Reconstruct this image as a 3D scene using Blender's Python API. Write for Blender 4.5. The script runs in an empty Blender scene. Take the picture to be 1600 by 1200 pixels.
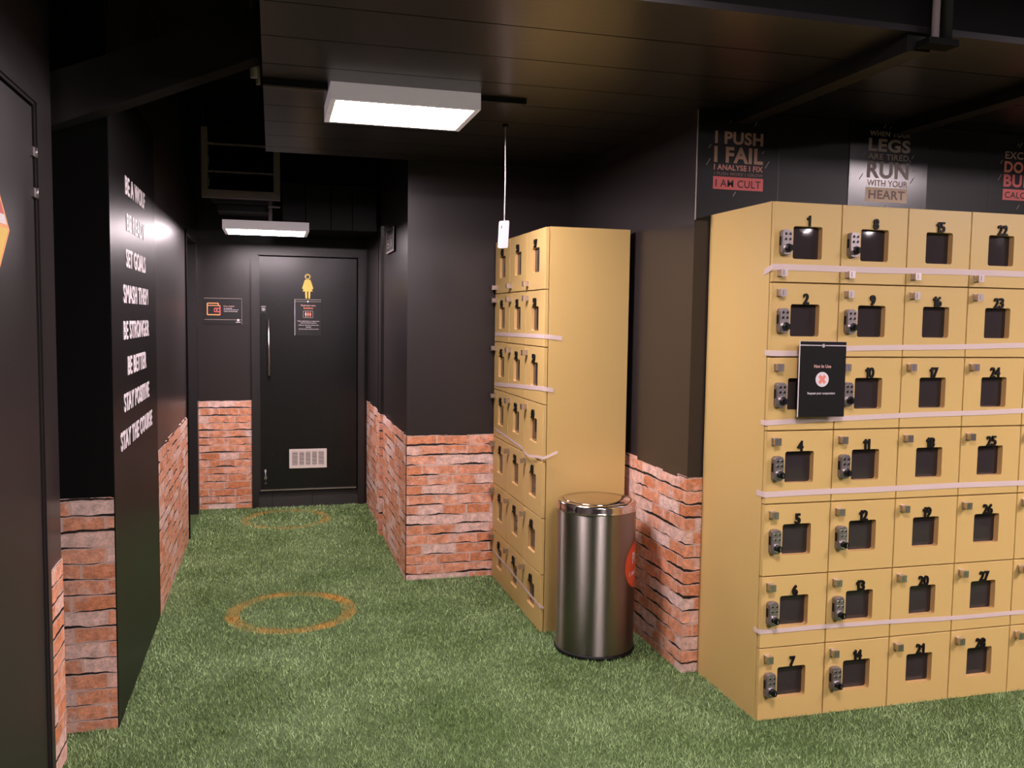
import bpy, bmesh, math, random
import numpy as np
from mathutils import Vector, Matrix
random.seed(7)
rng = np.random.default_rng(11)
PI = math.pi
SC = bpy.context.scene
COL = SC.collection

# ------------------------------------------------------------------ camera
CAM_Z = 1.565
cd = bpy.data.cameras.new('camera')
cam = bpy.data.objects.new('camera', cd)
COL.objects.link(cam)
fw = Vector((0.26052921, 0.96267366, -0.0733755))
rt = Vector((0.96544936, -0.26021703, 0.01395121))
up = Vector((0.0056631, 0.07447503, 0.9972068))
cam.matrix_world = Matrix(((rt.x, up.x, -fw.x, 0), (rt.y, up.y, -fw.y, 0), (rt.z, up.z, -fw.z, CAM_Z), (0, 0, 0, 1)))
cd.sensor_width = 36.0
cd.lens = 1385.81 / 1600 * 36
cd.clip_start = 0.02
SC.camera = cam

# ------------------------------------------------------------------ world, exposure, lamp strengths
w = bpy.data.worlds.new('world')
SC.world = w
w.use_nodes = True
w.node_tree.nodes['Background'].inputs[0].default_value = (0.9, 0.85, 0.9, 1)
w.node_tree.nodes['Background'].inputs[1].default_value = 0.02
SC.view_settings.view_transform = 'Standard'
SC.view_settings.look = 'None'
SC.view_settings.gamma = 1
SC.view_settings.use_curve_mapping = False
SC.view_settings.exposure = 0.0
LAMP_COLOR = (1.0, 0.83, 0.875)
LAMP_HALL = 93.0        # fixture over the middle of the hall
LAMP_DOOR = 78.0         # fixture by the washroom door
LAMP_LOCKERS = 140.0    # fixture in front of the near locker bank
LAMP_FRONT = 92.0       # fixtures of the changing area, behind and beside the camera

# ------------------------------------------------------------------ materials
def nt(name):
    m = bpy.data.materials.new(name)
    m.use_nodes = True
    t = m.node_tree
    return m, t, t.nodes['Principled BSDF']

def N(t, typ, **kw):
    n = t.nodes.new(typ)
    for k, v in kw.items():
        if k.startswith('i_'):
            n.inputs[k[2:].replace('_', ' ')].default_value = v
        else:
            setattr(n, k, v)
    return n

def plain(name, col, rough=0.5, metal=0.0, spec=0.5, bump=0.0, bscale=200.0, vary=0.0):
    m, t, b = nt(name)
    b.inputs['Base Color'].default_value = (*col, 1)
    b.inputs['Roughness'].default_value = rough
    b.inputs['Metallic'].default_value = metal
    b.inputs['Specular IOR Level'].default_value = spec
    tc = N(t, 'ShaderNodeTexCoord')
    no = N(t, 'ShaderNodeTexNoise')
    no.inputs['Scale'].default_value = bscale
    no.inputs['Detail'].default_value = 3
    t.links.new(tc.outputs['Object'], no.inputs['Vector'])
    if bump:
        bp = N(t, 'ShaderNodeBump')
        bp.inputs['Strength'].default_value = bump
        bp.inputs['Distance'].default_value = 0.002
        t.links.new(no.outputs['Fac'], bp.inputs['Height'])
        t.links.new(bp.outputs['Normal'], b.inputs['Normal'])
    if vary:
        n2 = N(t, 'ShaderNodeTexNoise')
        n2.inputs['Scale'].default_value = 2.2
        n2.inputs['Detail'].default_value = 5
        t.links.new(tc.outputs['Object'], n2.inputs['Vector'])
        mr = N(t, 'ShaderNodeMapRange')
        mr.inputs['To Min'].default_value = max(0.02, rough - vary)
        mr.inputs['To Max'].default_value = rough + vary
        t.links.new(n2.outputs['Fac'], mr.inputs['Value'])
        t.links.new(mr.outputs['Result'], b.inputs['Roughness'])
    return m

def emit(name, col, s):
    m, t, b = nt(name)
    b.inputs['Base Color'].default_value = (0.9, 0.9, 0.9, 1)
    b.inputs['Emission Color'].default_value = (*col, 1)
    b.inputs['Emission Strength'].default_value = s
    return m


M = {}
M['wall'] = plain('black_wall_paint', (0.0255, 0.0205, 0.0205), 0.30, spec=0.5, bump=0.04, bscale=160, vary=0.015)
M['wall_matte'] = plain('matte_black_paint', (0.0035, 0.0032, 0.0032), 0.8, spec=0.12, bump=0.1, bscale=120)
M['vinyl'] = plain('black_vinyl', (0.0050, 0.0042, 0.0042), 0.38, spec=0.2, bump=0.02, bscale=60, vary=0.015)
M['door'] = plain('black_door_paint', (0.0062, 0.0058, 0.0060), 0.27, spec=0.5, bump=0.03, bscale=140, vary=0.015)
M['door_near'] = plain('black_near_door_paint', (0.019, 0.0155, 0.0155), 0.42, spec=0.35, bump=0.03, bscale=140, vary=0.015)
M['frame'] = plain('black_frame_paint', (0.020, 0.017, 0.0175), 0.32, spec=0.5)
M['gap'] = plain('gap_black', (0.004, 0.004, 0.004), 0.8, spec=0.1)  # near-black for joints; also stands in for shade inside gaps and openings
M['board'] = plain('poster_board', (0.0050, 0.0042, 0.0042), 0.45, spec=0.3)
M['board_gloss'] = plain('glossy_poster_board', (0.0060, 0.0050, 0.0055), 0.22, spec=0.5)
M['duct'] = plain('painted_duct_metal', (0.24, 0.19, 0.20), 0.42, spec=0.5, vary=0.03)
M['darkduct'] = plain('dark_painted_metal', (0.008, 0.007, 0.0075), 0.5, spec=0.35, vary=0.03)
M['yellow'] = plain('yellow_laminate', (0.60, 0.415, 0.150), 0.42, spec=0.4, bump=0.03, bscale=300)
M['yellow_in'] = plain('yellow_laminate_core', (0.62, 0.38, 0.15), 0.55, spec=0.3)
M['pane'] = plain('smoked_acrylic', (0.034, 0.027, 0.028), 0.07, spec=0.45, bump=0.05, bscale=14)
M['black'] = plain('black_plastic', (0.004, 0.004, 0.004), 0.55, spec=0.25)
M['steel'] = plain('nickel_metal', (0.66, 0.58, 0.57), 0.3, metal=1)
M['zinc'] = plain('zinc_lock_metal', (0.30, 0.265, 0.27), 0.36, metal=0.75)
M['chrome'] = plain('chrome', (0.85, 0.82, 0.82), 0.08, metal=1)
M['white'] = plain('white_plastic', (0.78, 0.72, 0.75), 0.4)
M['tagwhite'] = plain('tag_white', (0.40, 0.36, 0.39), 0.5)
M['grille_white'] = plain('offwhite_grille', (0.66, 0.58, 0.53), 0.4)
M['lampbody'] = emit('lamp_housing_glow', (1.0, 0.80, 0.88), 0.17)  # faint glow put into the housing, standing in for glare around the lamp
M['letter'] = plain('white_vinyl_letter', (0.66, 0.60, 0.63), 0.5)
M['red'] = plain('coral_red_ink', (0.62, 0.11, 0.10), 0.5)
M['coral'] = plain('coral_ink', (0.72, 0.22, 0.15), 0.5)
M['tan'] = plain('tan_ink', (0.42, 0.25, 0.17), 0.5)
M['tan_red'] = plain('rose_tan_ink', (0.50, 0.20, 0.15), 0.5)
M['greyink'] = plain('warm_grey_ink', (0.30, 0.25, 0.22), 0.5)
M['brownink'] = plain('dim_brown_ink', (0.16, 0.085, 0.065), 0.5)
M['cream'] = plain('cream_ink', (0.62, 0.47, 0.31), 0.5)
M['orange'] = plain('orange_ink', (0.85, 0.36, 0.13), 0.5)
M['yellowink'] = plain('yellow_ink', (0.80, 0.55, 0.10), 0.5)
M['signblack'] = plain('sign_black', (0.009, 0.0075, 0.008), 0.5, spec=0.35)
M['placard'] = plain('placard_black', (0.0042, 0.0038, 0.0036), 0.62, spec=0.2)
M['pinkink'] = plain('pink_ink', (0.70, 0.40, 0.36), 0.5)
M['lens_red'] = plain('sticker_red', (0.62, 0.085, 0.03), 0.35)
M['bronze'] = plain('wedge_grey', (0.03, 0.028, 0.028), 0.5)

def brushed(name, col, rough):
    m, t, b = nt(name)
    b.inputs['Base Color'].default_value = (*col, 1)
    b.inputs['Metallic'].default_value = 1
    b.inputs['Roughness'].default_value = rough
    b.inputs['Anisotropic'].default_value = 1.0
    b.inputs['Anisotropic Rotation'].default_value = 0.25
    tg = N(t, 'ShaderNodeTangent', direction_type='RADIAL', axis='Z')
    t.links.new(tg.outputs[0], b.inputs['Tangent'])
    tc = N(t, 'ShaderNodeTexCoord')
    mp = N(t, 'ShaderNodeMapping')
    mp.inputs['Scale'].default_value = (14, 14, 0.25)
    no = N(t, 'ShaderNodeTexNoise')
    no.inputs['Scale'].default_value = 1
    no.inputs['Detail'].default_value = 3
    t.links.new(tc.outputs['Object'], mp.inputs['Vector'])
    t.links.new(mp.outputs['Vector'], no.inputs['Vector'])
    bp = N(t, 'ShaderNodeBump')
    bp.inputs['Strength'].default_value = 0.18
    bp.inputs['Distance'].default_value = 0.004
    t.links.new(no.outputs['Fac'], bp.inputs['Height'])
    t.links.new(bp.outputs['Normal'], b.inputs['Normal'])
    return m
M['stainless'] = brushed('brushed_stainless', (0.33, 0.30, 0.27), 0.40)
M['stainless_lid'] = plain('polished_stainless', (0.66, 0.58, 0.52), 0.14, metal=1)

def mk_tape():
    m, t, b = nt('frosted_tape')
    b.inputs['Base Color'].default_value = (0.80, 0.65, 0.63, 1)
    b.inputs['Roughness'].default_value = 0.5
    tr = N(t, 'ShaderNodeBsdfTransparent')
    mx = N(t, 'ShaderNodeMixShader')
    mx.inputs[0].default_value = 0.66
    t.links.new(tr.outputs[0], mx.inputs[1])
    t.links.new(b.outputs[0], mx.inputs[2])
    t.links.new(mx.outputs[0], t.nodes['Material Output'].inputs[0])
    return m
M['tape'] = mk_tape()

def math_(t, op, a, b=None, c=None):
    n = t.nodes.new('ShaderNodeMath')
    n.operation = op
    for i, v in enumerate((a, b, c)):
        if v is None:
            continue
        if isinstance(v, (int, float)):
            n.inputs[i].default_value = v
        else:
            t.links.new(v, n.inputs[i])
    return n.outputs[0]

def mixc(t, fac, a, b):
    n = t.nodes.new('ShaderNodeMix')
    n.data_type = 'RGBA'
    for i, v in ((0, fac), (6, a), (7, b)):
        if isinstance(v, tuple):
            n.inputs[i].default_value = (*v, 1)
        elif isinstance(v, (int, float)):
            n.inputs[i].default_value = v
        else:
            t.links.new(v, n.inputs[i])
    return n.outputs[2]

ROW = 0.0597
def mk_brick():
    m, t, b = nt('brick_print_wallpaper')
    b.inputs['Roughness'].default_value = 0.6
    b.inputs['Specular IOR Level'].default_value = 0.3
    uv = N(t, 'ShaderNodeTexCoord').outputs['UV']
    no = N(t, 'ShaderNodeTexNoise')
    no.inputs['Scale'].default_value = 16
    no.inputs['Detail'].default_value = 4
    t.links.new(uv, no.inputs['Vector'])
    sub = N(t, 'ShaderNodeVectorMath', operation='SUBTRACT')
    sub.inputs[1].default_value = (0.5, 0.5, 0.5)
    t.links.new(no.outputs['Color'], sub.inputs[0])
    sca = N(t, 'ShaderNodeVectorMath', operation='SCALE')
    sca.inputs['Scale'].default_value = 0.018
    t.links.new(sub.outputs[0], sca.inputs[0])
    add = N(t, 'ShaderNodeVectorMath', operation='ADD')
    t.links.new(uv, add.inputs[0])
    t.links.new(sca.outputs[0], add.inputs[1])
    vec = add.outputs[0]
    br = N(t, 'ShaderNodeTexBrick')
    br.offset = 0.42
    br.offset_frequency = 2
    br.squash = 0.72
    br.squash_frequency = 3
    br.inputs['Color1'].default_value = (0, 0, 0, 1)
    br.inputs['Color2'].default_value = (1, 1, 1, 1)
    br.inputs['Mortar'].default_value = (0.5, 0.5, 0.5, 1)
    br.inputs['Scale'].default_value = 1.0
    br.inputs['Mortar Size'].default_value = 0.0052
    br.inputs['Mortar Smooth'].default_value = 0.25
    br.inputs['Brick Width'].default_value = 0.205
    br.inputs['Row Height'].default_value = ROW
    t.links.new(vec, br.inputs['Vector'])
    cr = N(t, 'ShaderNodeValToRGB')
    el = cr.color_ramp.elements
    el[0].position = 0.0; el[0].color = (0.60, 0.225, 0.105, 1)
    el[1].position = 1.0; el[1].color = (0.72, 0.52, 0.46, 1)
    for p, c in ((0.22, (0.70, 0.315, 0.185, 1)), (0.40, (0.56, 0.20, 0.085, 1)), (0.58, (0.72, 0.355, 0.23, 1)), (0.70, (0.66, 0.285, 0.165, 1)), (0.78, (0.71, 0.46, 0.38, 1))):
        e = el.new(p); e.color = c
    t.links.new(br.outputs['Color'], cr.inputs[0])
    # worn whitewash patches
    n2 = N(t, 'ShaderNodeTexNoise')
    n2.inputs['Scale'].default_value = 9
    n2.inputs['Detail'].default_value = 6
    n2.inputs['Roughness'].default_value = 0.65
    t.links.new(uv, n2.inputs['Vector'])
    ws = N(t, 'ShaderNodeMapRange')
    ws.inputs['From Min'].default_value = 0.52
    ws.inputs['From Max'].default_value = 0.64
    t.links.new(n2.outputs['Fac'], ws.inputs['Value'])
    c1 = mixc(t, math_(t, 'MULTIPLY', ws.outputs[0], 0.62), cr.outputs[0], (0.72, 0.53, 0.47))
    # fine pitting
    n3 = N(t, 'ShaderNodeTexNoise')
    n3.inputs['Scale'].default_value = 130
    n3.inputs['Detail'].default_value = 3
    t.links.new(uv, n3.inputs['Vector'])
    pt = N(t, 'ShaderNodeMapRange')
    pt.inputs['From Min'].default_value = 0.3
    pt.inputs['From Max'].default_value = 0.7
    pt.inputs['To Min'].default_value = 0.80
    pt.inputs['To Max'].default_value = 1.10
    t.links.new(n3.outputs['Fac'], pt.inputs['Value'])
    c2 = N(t, 'ShaderNodeVectorMath', operation='SCALE')
    t.links.new(c1, c2.inputs[0])
    t.links.new(pt.outputs[0], c2.inputs['Scale'])
    # scuffed darker blotches and specks inside the bricks
    n5 = N(t, 'ShaderNodeTexNoise')
    n5.inputs['Scale'].default_value = 26
    n5.inputs['Detail'].default_value = 7
    n5.inputs['Roughness'].default_value = 0.7
    t.links.new(uv, n5.inputs['Vector'])
    bl = N(t, 'ShaderNodeMapRange')
    bl.inputs['From Min'].default_value = 0.33
    bl.inputs['From Max'].default_value = 0.60
    bl.inputs['To Min'].default_value = 0.70
    bl.inputs['To Max'].default_value = 1.26
    t.links.new(n5.outputs['Fac'], bl.inputs['Value'])
    c2b = N(t, 'ShaderNodeVectorMath', operation='SCALE')
    t.links.new(c2.outputs[0], c2b.inputs[0])
    t.links.new(bl.outputs[0], c2b.inputs['Scale'])
    c3 = mixc(t, math_(t, 'MULTIPLY', br.outputs['Fac'], 0.85), c2b.outputs[0], (0.62, 0.455, 0.395))
    # printed black joints under some bricks
    sp = N(t, 'ShaderNodeSeparateXYZ')
    t.links.new(vec, sp.inputs[0])
    vr = math_(t, 'DIVIDE', sp.outputs[1], ROW)
    f = math_(t, 'FRACT', vr)
    rid = math_(t, 'FLOOR', math_(t, 'ADD', vr, 0.0))
    cb = N(t, 'ShaderNodeCombineXYZ')
    t.links.new(math_(t, 'MULTIPLY', sp.outputs[0], 4.6), cb.inputs[0])
    t.links.new(math_(t, 'MULTIPLY', rid, 3.71), cb.inputs[1])
    n4 = N(t, 'ShaderNodeTexNoise')
    n4.inputs['Scale'].default_value = 1.0
    n4.inputs['Detail'].default_value = 2
    t.links.new(cb.outputs[0], n4.inputs['Vector'])
    thr = math_(t, 'MINIMUM', math_(t, 'MULTIPLY', math_(t, 'SUBTRACT', n4.outputs['Fac'], 0.405), 0.85), 0.20)
    gap = math_(t, 'LESS_THAN', f, thr)
    c4 = mixc(t, gap, c3, (0.018, 0.012, 0.010))
    t.links.new(c4, b.inputs['Base Color'])
    hb = N(t, 'ShaderNodeBump')
    hb.inputs['Strength'].default_value = 0.25
    hb.inputs['Distance'].default_value = 0.002
    t.links.new(n3.outputs['Fac'], hb.inputs['Height'])
    t.links.new(hb.outputs['Normal'], b.inputs['Normal'])
    return m
M['brick'] = mk_brick()

RINGS = ((0.092, 4.74, 0.338, 0.072), (0.100, 6.96, 0.335, 0.066))
def mk_turf(name, blade):
    m, t, b = nt(name)
    b.inputs['Roughness'].default_value = 0.55
    b.inputs['Specular IOR Level'].default_value = 0.25 if blade else 0.05
    tc = N(t, 'ShaderNodeTexCoord').outputs['Object']
    n1 = N(t, 'ShaderNodeTexNoise')
    n1.inputs['Scale'].default_value = 2.3
    n1.inputs['Detail'].default_value = 4
    t.links.new(tc, n1.inputs['Vector'])
    big = N(t, 'ShaderNodeMapRange')
    big.inputs['From Min'].default_value = 0.35
    big.inputs['From Max'].default_value = 0.65
    t.links.new(n1.outputs['Fac'], big.inputs['Value'])
    c = mixc(t, big.outputs[0], (0.190, 0.285, 0.110), (0.310, 0.430, 0.200))
    if blade:
        g = N(t, 'ShaderNodeNewGeometry')
        cr = N(t, 'ShaderNodeMapRange')
        cr.inputs['To Min'].default_value = 0.38
        cr.inputs['To Max'].default_value = 1.75
        t.links.new(g.outputs['Random Per Island'], cr.inputs['Value'])
        v = N(t, 'ShaderNodeVectorMath', operation='SCALE')
        t.links.new(c, v.inputs[0])
        t.links.new(cr.outputs[0], v.inputs['Scale'])
        c = v.outputs[0]
    else:
        c = mixc(t, 0.75, c, (0.016, 0.034, 0.008))
    sp = N(t, 'ShaderNodeSeparateXYZ')
    t.links.new(tc, sp.inputs[0])
    n2 = N(t, 'ShaderNodeTexNoise')
    n2.inputs['Scale'].default_value = 5
    n2.inputs['Detail'].default_value = 6
    t.links.new(tc, n2.inputs['Vector'])
    n3 = N(t, 'ShaderNodeTexNoise')
    n3.inputs['Scale'].default_value = 55
    t.links.new(tc, n3.inputs['Vector'])
    wear = None
    for i, (cx, cy, r, wd) in enumerate(RINGS):
        dx = math_(t, 'SUBTRACT', sp.outputs[0], cx)
        dy = math_(t, 'SUBTRACT', sp.outputs[1], cy)
        d = math_(t, 'SQRT', math_(t, 'ADD', math_(t, 'MULTIPLY', dx, dx), math_(t, 'MULTIPLY', dy, dy)))
        d = math_(t, 'ADD', d, math_(t, 'MULTIPLY', math_(t, 'SUBTRACT', n3.outputs['Fac'], 0.5), 0.03))
        e = math_(t, 'ABSOLUTE', math_(t, 'SUBTRACT', d, r - wd / 2))
        k = math_(t, 'LESS_THAN', e, wd / 2)
        wf = N(t, 'ShaderNodeMapRange')
        wf.inputs['From Min'].default_value = 0.60
        wf.inputs['From Max'].default_value = 0.36
        wf.inputs['To Min'].default_value = 0.30 if i == 0 else 0.10
        wf.inputs['To Max'].default_value = 1.0 if i == 0 else 0.75
        t.links.new(n2.outputs['Fac'], wf.inputs['Value'])
        k = math_(t, 'MULTIPLY', k, wf.outputs[0])
        wear = k if wear is None else math_(t, 'MAXIMUM', wear, k)
    c = mixc(t, wear, c, (0.40, 0.235, 0.055))
    t.links.new(c, b.inputs['Base Color'])
    return m
M['turf'] = mk_turf('turf_backing', False)
M['blade'] = mk_turf('turf_blades', True)

def mk_ceiling():
    m, t, b = nt('ceiling_board_paint')
    b.inputs['Base Color'].default_value = (0.0095, 0.0080, 0.0092, 1)
    b.inputs['Roughness'].default_value = 0.3
    b.inputs['Specular IOR Level'].default_value = 0.8
    tc = N(t, 'ShaderNodeTexCoord').outputs['Object']
    mp = N(t, 'ShaderNodeMapping')
    mp.inputs['Scale'].default_value = (3, 30, 3)
    t.links.new(tc, mp.inputs['Vector'])
    no = N(t, 'ShaderNodeTexNoise')
    no.inputs['Scale'].default_value = 1.5
    t.links.new(mp.outputs[0], no.inputs['Vector'])
    bp = N(t, 'ShaderNodeBump')
    bp.inputs['Strength'].default_value = 0.08
    bp.inputs['Distance'].default_value = 0.004
    t.links.new(no.outputs['Fac'], bp.inputs['Height'])
    t.links.new(bp.outputs['Normal'], b.inputs['Normal'])
    return m
M['ceil'] = mk_ceiling()
M['lamp_hall'] = emit('lamp_diffuser_hall', LAMP_COLOR, LAMP_HALL)
M['lamp_door'] = emit('lamp_diffuser_door', LAMP_COLOR, LAMP_DOOR)
M['lamp_front'] = emit('lamp_diffuser_front', LAMP_COLOR, LAMP_FRONT)
M['lamp_lockers'] = emit('lamp_diffuser_lockers', LAMP_COLOR, LAMP_LOCKERS)

# ------------------------------------------------------------------ mesh helpers
class MB:
    """collects shapes (with material names) and links them as ONE mesh"""
    def __init__(self):
        self.bm = bmesh.new()
        self.mats = []
    def mi(self, m):
        if m not in self.mats:
            self.mats.append(m)
        return self.mats.index(m)
    def box(self, x0, x1, y0, y1, z0, z1, m):
        k = self.mi(m)
        v = [self.bm.verts.new(p) for p in ((x0, y0, z0), (x1, y0, z0), (x1, y1, z0), (x0, y1, z0), (x0, y0, z1), (x1, y0, z1), (x1, y1, z1), (x0, y1, z1))]
        for f in ((3, 2, 1, 0), (4, 5, 6, 7), (0, 1, 5, 4), (1, 2, 6, 5), (2, 3, 7, 6), (3, 0, 4, 7)):
            self.bm.faces.new([v[i] for i in f]).material_index = k
        return self
    def prism(self, pts, y0, y1, m, side=None):
        """outline in x,z extruded from y0 (front, faces -Y) to y1"""
        k = self.mi(m)
        ks = self.mi(side or m)
        a = [self.bm.verts.new((x, y0, z)) for x, z in pts]
        c = [self.bm.verts.new((x, y1, z)) for x, z in pts]
        n = len(pts)
        area = sum(pts[i][0] * pts[(i + 1) % n][1] - pts[(i + 1) % n][0] * pts[i][1] for i in range(n))
        order = list(range(n)) if area > 0 else list(range(n))[::-1]
        self.bm.faces.new([a[i] for i in order]).material_index = k
        self.bm.faces.new([c[i] for i in order[::-1]]).material_index = k
        for q in range(n):
            i, j = order[q], order[(q + 1) % n]
            self.bm.faces.new((a[j], a[i], c[i], c[j])).material_index = ks
        return self
    def tube(self, pts, r, m, seg=10, caps=True):
        k = self.mi(m)
        pts = [Vector(p) for p in pts]
        rings = []
        for i, p in enumerate(pts):
            d = (pts[min(i + 1, len(pts) - 1)] - pts[max(i - 1, 0)]).normalized()
            ref = Vector((0, 0, 1)) if abs(d.z) < 0.9 else Vector((1, 0, 0))
            u = d.cross(ref).normalized()
            v = d.cross(u)
            rr = r[i] if isinstance(r, (list, tuple)) else r
            rings.append([self.bm.verts.new(p + u * math.cos(2 * PI * s / seg) * rr + v * math.sin(2 * PI * s / seg) * rr) for s in range(seg)])
        for a, c in zip(rings, rings[1:]):
            for s in range(seg):
                f = self.bm.faces.new((a[s], a[(s + 1) % seg], c[(s + 1) % seg], c[s]))
                f.material_index = k
                f.smooth = True
        if caps:
            self.bm.faces.new(rings[0][::-1]).material_index = k
            self.bm.faces.new(rings[-1]).material_index = k
        return self
    def lathe(self, prof, m, seg=64, cx=0, cy=0, smooth=True, closed=True):
        k = self.mi(m)
        rings = [[self.bm.verts.new((cx + r * math.cos(2 * PI * s / seg), cy + r * math.sin(2 * PI * s / seg), z)) for s in range(seg)] for r, z in prof]
        for a, c in zip(rings, rings[1:]):
            for s in range(seg):
                f = self.bm.faces.new((a[s], a[(s + 1) % seg], c[(s + 1) % seg], c[s]))
                f.material_index = k
                f.smooth = smooth
        if closed:
            self.bm.faces.new(rings[0][::-1]).material_index = k
            self.bm.faces.new(rings[-1]).material_index = k
        return self
    def disc_y(self, cx, cz, r, y0, y1, m, seg=24, rx=None):
        rx = rx or r
        return self.prism([(cx + rx * math.cos(2 * PI * i / seg), cz + r * math.sin(2 * PI * i / seg)) for i in range(seg)], y0, y1, m)
    def ring_xz(self, outer, inner, y0, y1, m, side=None):
        """flat frame between two outlines of equal count (x,z), front y0, back y1"""
        k = self.mi(m)
        ks = self.mi(side or m)
        def L(p, y):
            return [self.bm.verts.new((x, y, z)) for x, z in p]
        of, inf, ob, ib = L(outer, y0), L(inner, y0), L(outer, y1), L(inner, y1)
        n = len(outer)
        for i in range(n):
            j = (i + 1) % n
            self.bm.faces.new((of[i], of[j], inf[j], inf[i])).material_index = k
            self.bm.faces.new((ob[j], ob[i], ib[i], ib[j])).material_index = k
            self.bm.faces.new((of[j], of[i], ob[i], ob[j])).material_index = k
            self.bm.faces.new((inf[i], inf[j], ib[j], ib[i])).material_index = ks
        return self
    def mesh_data(self, md, mat, m):
        k = self.mi(m)
        vs = [self.bm.verts.new(mat @ v.co) for v in md.vertices]
        for p in md.polygons:
            try:
                self.bm.faces.new([vs[i] for i in p.vertices]).material_index = k
            except ValueError:
                pass
        return self
    def text(self, body, x0, x1, z0, z1, y, m, extrude=0.0, bold=0.0, fit=True, align='C'):
        """letters filling the box x0..x1, z0..z1 on the plane y, reading from -Y"""
        md, bb = glyphs(body, bold, extrude)
        wx, wz = bb[1] - bb[0], bb[3] - bb[2]
        sz = (z1 - z0) / wz
        sx = (x1 - x0) / wx if fit else sz
        ox = x0 if fit else ((x0 + x1) / 2 - wx * sx / 2 if align == 'C' else x0)
        mt = Matrix(((sx, 0, 0, ox - bb[0] * sx), (0, 0, -sz, y), (0, sz, 0, z0 - bb[2] * sz), (0, 0, 0, 1)))
        return self.mesh_data(md, mt, m)
    def data(self, name, bevel=0):
        bm = self.bm
        bmesh.ops.recalc_face_normals(bm, faces=bm.faces)
        me = bpy.data.meshes.new(name)
        bm.to_mesh(me)
        bm.free()
        for m in self.mats:
            me.materials.append(M[m])
        return me
    def build(self, name, parent=None, loc=(0, 0, 0), rz=0.0):
        o = bpy.data.objects.new(name, self.data(name))
        COL.objects.link(o)
        o.location = loc
        o.rotation_euler = (0, 0, rz)
        if parent:
            o.parent = parent
        return o

_gl = {}
def glyphs(body, bold=0.0, extrude=0.0):
    key = (body, bold, extrude)
    if key not in _gl:
        cu = bpy.data.curves.new('text', 'FONT')
        cu.body = body
        cu.size = 1.0
        cu.offset = bold
        cu.extrude = extrude
        cu.resolution_u = 4
        cu.space_character = 1.07 if bold > 0 else 1.0
        ob = bpy.data.objects.new('text', cu)
        me = bpy.data.meshes.new_from_object(ob)
        bpy.data.objects.remove(ob)
        xs = [v.co.x for v in me.vertices]
        ys = [v.co.y for v in me.vertices]
        _gl[key] = (me, (min(xs), max(xs), min(ys), max(ys)))
    return _gl[key]

def empty(name, loc=(0, 0, 0), rz=0.0):
    o = bpy.data.objects.new(name, None)
    o.empty_display_size = 0.1
    COL.objects.link(o)
    o.location = loc
    o.rotation_euler = (0, 0, rz)
    return o

def tag(o, label, cat, group=None, kind=None):
    o['label'] = label
    o['category'] = cat
    if group:
        o['group'] = group
    if kind:
        o['kind'] = kind
    return o

def struct(o, label, cat):
    return tag(o, label, cat, kind='structure')

def link(name, me, parent, loc=(0, 0, 0), label=None):
    o = bpy.data.objects.new(name, me)
    COL.objects.link(o)
    o.parent = parent
    o.location = loc
    if label:
        o['label'] = label
    return o

def rrect(x0, x1, z0, z1, r, n=5):
    p = []
    for cx, cz, a in ((x1 - r, z1 - r, 0), (x0 + r, z1 - r, 90), (x0 + r, z0 + r, 180), (x1 - r, z0 + r, 270)):
        for i in range(n + 1):
            q = math.radians(a + 90 * i / n)
            p.append((cx + r * math.cos(q), cz + r * math.sin(q)))
    return p

# rotations for things on walls: built facing -Y
FACE_BACK = 0.0            # faces the camera (-Y)
FACE_LEFT = -PI / 2        # faces -X  (local x runs towards the camera)
FACE_RIGHT = PI / 2        # faces +X  (local x runs away from the camera)

# ------------------------------------------------------------------ measured layout (metres)
xL, xD, xC, xP = -0.571, -0.7105, 0.7606, 1.755      # left wall, near-left wall, corridor right wall, pillar face
yPil, yW1, yB, yA, yAB = 3.5217, 5.169, 7.4466, 3.0035, 3.519
ZC, ZH = 2.468, 3.05                                  # boarded soffit, high ceiling
YS = 2.40                                             # soffit front edge
XR, YN = 5.6, -3.0                                    # far right and rear walls

# ================================================================== SETTING
mb = MB(); mb.box(-1.6, XR, YN, yB + 0.3, -0.12, 0.0, 'turf')
struct(mb.build('floor'), 'green artificial turf floor', 'floor')

# high ceiling and the boarded soffit
mb = MB(); mb.box(-1.6, XR, YN, yB + 0.3, ZH, ZH + 0.1, 'wall_matte')
struct(mb.build('ceiling'), 'black high ceiling above the soffit', 'ceiling')
mb = MB()
ys = [YS, 2.72, 3.05, 3.38, 3.70, 4.03, 4.36, 4.69, 5.0, yW1 - 0.0]
for a, c in zip(ys, ys[1:]):
    mb.box(-0.03, XR, a + (0.003 if a > YS else 0), c - 0.003, ZC, ZC + 0.02, 'ceil')
mb.box(-0.03, XR, YS, yW1, ZC + 0.02, ZH, 'wall_matte')
struct(mb.build('ceiling_soffit'), 'black boarded ceiling soffit over the lockers', 'ceiling')

# left side: wall with the near door, recess, pillar front, corridor wall
mb = MB()
mb.box(-1.0, xD, YN, 2.19, 0, ZH, 'wall')
mb.box(-1.0, xD, 3.098, 3.3204, 0, ZH, 'wall')
mb.box(-1.0, xD, 2.19, 3.098, 2.205, ZH, 'wall')
mb.box(-1.0, xD - 0.07, 2.19, 3.098, 0, 2.205, 'gap')
struct(mb.build('wall_left_near'), 'black wall at the near left around the door', 'wall')
mb = MB()
mb.box(-1.35, -1.0, 3.0, yPil, 0, ZH, 'wall_matte')
mb.box(-1.35, xL, yPil, 3.60, 0, ZH, 'wall_matte')
struct(mb.build('wall_left_recess'), 'matte black end face of the left wall', 'wall')
mb = MB()
mb.box(-1.35, xL, 3.60, 6.43, 0, ZH, 'wall')
mb.box(-1.35, xL - 0.14, 6.43, 7.30, 0, ZH, 'wall')
mb.box(-1.35, xL, 6.43, 7.30, 2.14, ZH, 'wall')
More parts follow.
